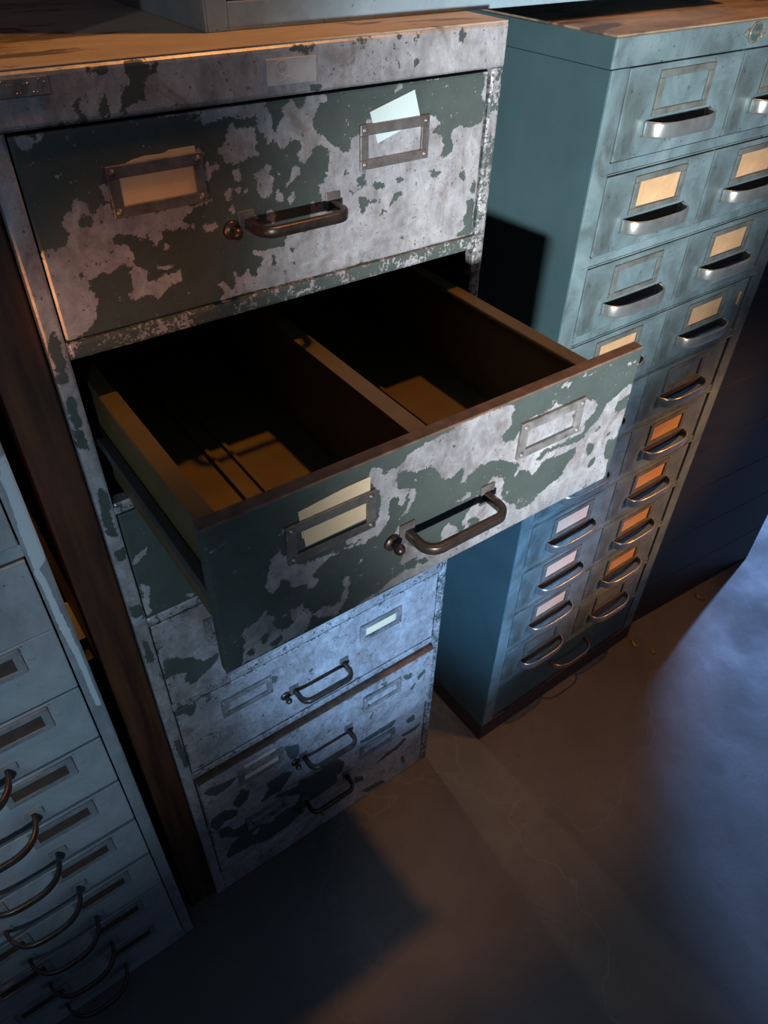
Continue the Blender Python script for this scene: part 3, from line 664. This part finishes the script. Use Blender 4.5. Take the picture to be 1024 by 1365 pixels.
# ---------------------------------------------------------------- pale cabinet (left)
CX, CY, CYAW = -0.0605, -0.0278, 0.0136; CW = 0.330
C = thing('drawer_cabinet', 'pale blue-grey steel cabinet with shallow drawers and bowed dark pulls', 'cabinet', (CX, CY, 0), CYAW)
boxes('cabinet_body', [(-CW, -CW + 0.003, 0.012, 0.30, 0, 1.30), (-0.003, 0.0, 0.012, 0.30, 0, 1.30), (-CW + 0.003, -0.003, 0.297, 0.30, 0, 1.30), (-CW, 0.0, 0.0, 0.30, 1.30, 1.32)], 'pale', C, bevel=0.0008)
plate('stile', -0.0160, 0.0, 0.0, 1.30, 0.0, 0.013, MC, 'pale_scratch', C, 0.0, 0.002) if 'pale_scratch' in M else None
zc = [0.9419, 0.8436, 0.7440, 0.6427, 0.5400, 0.4345, 0.3285, 0.2270, 0.1266]
M['frame_c'] = mat_simple('grimy_pale_frame', (0.12, 0.135, 0.145), (0.26, 0.29, 0.31), 45, 0.45, 0.2)
boxes('stile', [(-CW, -CW + 0.0160, 0.0, 0.013, 0.0, 1.30)], 'pale', C, bevel=0.0006)
boxes('toe_rail', [(-CW + 0.016, -0.016, 0.0005, 0.02, 0.0, 0.0300)], 'pale', C, bevel=0.0006)
boxes('rail', [(-CW + 0.016, -0.016, 0.0005, 0.02, 0.9430, 0.9575)], 'pale', C, bevel=0.0006)
for (z0, z1) in ((0.9590, 1.1000), (1.1030, 1.2980)):
    boxes('drawer', [(-CW + 0.0175, -0.0178, -0.0015, 0.012, z0, z1)], 'pale', C, bevel=0.0012)
cp = None
for i, zt in enumerate(zc):
    zn = zc[i + 1] if i + 1 < len(zc) else 0.0310
    if cp is None:
        d = boxes('drawer', [(-CW + 0.0175, -0.0178, -0.0015, 0.012, zt - 0.0995, zt - 0.0015)], 'pale', C, bevel=0.0012); cp0 = d; cp = d
        continue
    if i == 1:
        d = boxes('drawer', [(-CW + 0.0175, -0.0178, -0.0015, 0.012, zt - 0.0985, zt - 0.0015)], 'pale', C, bevel=0.0012)
        for cx in (-0.0945, -0.2355):
            bm, (x0, x1, z0, z1) = label_frame_bm(cx, zt - 0.0055, -0.0015, 0.0800, 0.0360, 0.0085, 0.0085, 0.0022)
            f = link('label_frame', bm, 'frame_c', d, bevel=0.0006)
            boxes('label_slot', [(x0 + 0.008, x1 - 0.008, -0.0021, -0.0014, z0 + 0.007, z1 - 0.008)], 'slot_and_shadow', f)
        bm = bmesh.new(); path = []
        zh = zt - 0.0755; xl, xr = -0.2130, -0.1170
        for k in range(25):
            a = math.pi * k / 24; cc = math.cos(a)
            path.append(((xl + xr) / 2 - math.copysign(abs(cc) ** 0.7, cc) * (xr - xl) / 2, -0.001 - 0.040 * math.sin(a) ** 0.9, zh - 0.004 * math.sin(a)))
        sweep(bm, path, 0.0050, 0.0115)
        h = link('handle', bm, 'handle', d, smooth=True)
        for x0 in (xl - 0.012, xr - 0.009): boxes('mount_plate', [(x0, x0 + 0.021, -0.0034, -0.0014, zh - 0.005, zh + 0.0085)], 'frame_c', h, bevel=0.0004)
        cp = d
    else:
        d = cp.copy(); COL.objects.link(d); d.parent = C; d.location = (0, 0, zt - zc[1])
        for c in cp.children:
            k = c.copy(); COL.objects.link(k); k.parent = d
            for g in c.children:
                q = g.copy(); COL.objects.link(q); q.parent = k

# ---------------------------------------------------------------- box cabinet standing on top
D = thing('card_cabinet', 'grey-blue chipped steel cabinet standing on top of the peeling cabinet', 'cabinet', (0.2030, 0.0612, 1.32))
boxes('cabinet_body', [(0.0, 0.0022, 0.0, 0.42, 0.0, 0.40), (0.0022, 0.0215, 0.0, 0.018, 0.0, 0.40), (0.70, 0.72, 0.0, 0.42, 0.0, 0.40), (0.0022, 0.70, 0.41, 0.42, 0.0, 0.40), (0.0022, 0.70, 0.0, 0.41, 0.385, 0.40)], 'box_blue', D, bevel=0.0010)
boxes('base_rail', [(0.0218, 0.70, 0.0008, 0.018, 0.0, 0.0205)], 'box_blue', D, bevel=0.0008)
boxes('drawer', [(0.0240, 0.3590, 0.0020, 0.018, 0.0250, 0.1950), (0.3630, 0.6960, 0.0020, 0.018, 0.0250, 0.1950)], 'box_blue', D, bevel=0.001)
boxes('drawer', [(0.0240, 0.3590, 0.0020, 0.018, 0.2000, 0.3800), (0.3630, 0.6960, 0.0020, 0.018, 0.2000, 0.3800)], 'box_blue', D, bevel=0.001)

# ---------------------------------------------------------------- dark plank-fronted cabinet at the right
P_ = thing('plank_cabinet', 'blue-black wooden cabinet with horizontal planks, standing right of the teal cabinet', 'cabinet', (1.103, -0.0045, 0), -0.062)
boxes('carcass', [(0, 0.02, 0.018, 0.55, 0, 1.30), (0.475, 0.495, 0.018, 0.55, 0, 1.30), (0.02, 0.475, 0.53, 0.55, 0, 1.30), (0.0, 0.495, 0.0, 0.55, 1.30, 1.32)], 'black_plank', P_, bevel=0.001)
zz = 0.0; k = 0
for z1 in (0.125, 0.268, 0.412, 0.552, 0.692, 0.835, 0.975, 1.115, 1.30):
    boxes('plank', [(0.0, 0.495, 0.0, 0.018, zz + 0.0004, z1 - 0.0004)], 'black_plank', P_, bevel=0.0008); zz = z1

# ---------------------------------------------------------------- timber post between the cabinets, with iron hooks
post = boxes('timber_post', [(-0.0468, -0.0015, 0.008, 0.330, 0.0, 2.60)], 'wood'); tag(post, 'dark reddish timber post in the gap between the left and middle cabinets', 'post')
post.modifiers.new('bevel', 'BEVEL').width = 0.002
bm = bmesh.new()
for z in (0.705, 0.665): box(bm, -0.0570, -0.0468, 0.050, 0.120, z, z + 0.020)
tag(link('iron_bracket', bm, 'hook', bevel=0.001), 'small black iron bracket on the side of the timber post', 'bracket')

# ---------------------------------------------------------------- scraps on the floor
def scrap(pts, label, z=0.0):
    bm = bmesh.new(); n = len(pts); F = [bm.verts.new((x, y, z + 0.0035 + 0.002 * math.sin(i * 2.1))) for i, (x, y) in enumerate(pts)]; Bv = [bm.verts.new((x, y, z + 0.0003)) for x, y in pts]
    bm.faces.new(F); bm.faces.new(Bv[::-1])
    for i in range(n): bm.faces.new((F[i], F[(i+1) % n], Bv[(i+1) % n], Bv[i]))
    return tag(link('dry_leaf', bm, 'debris'), label, 'leaf')
scrap([(1.352, -0.050), (1.366, -0.034), (1.364, -0.052), (1.372, -0.070), (1.358, -0.062)], 'curled yellow scrap of dry leaf on the floor in front of the dark planks')
scrap([(1.088, -0.060), (1.096, -0.044), (1.105, -0.040), (1.100, -0.052), (1.094, -0.066)], 'thin dry twig-like leaf at the front corner of the teal cabinet')
scrap([(1.108, -0.100), (1.118, -0.090), (1.124, -0.096), (1.116, -0.108)], 'tiny dark leaf crumb lying out from the teal cabinet corner')
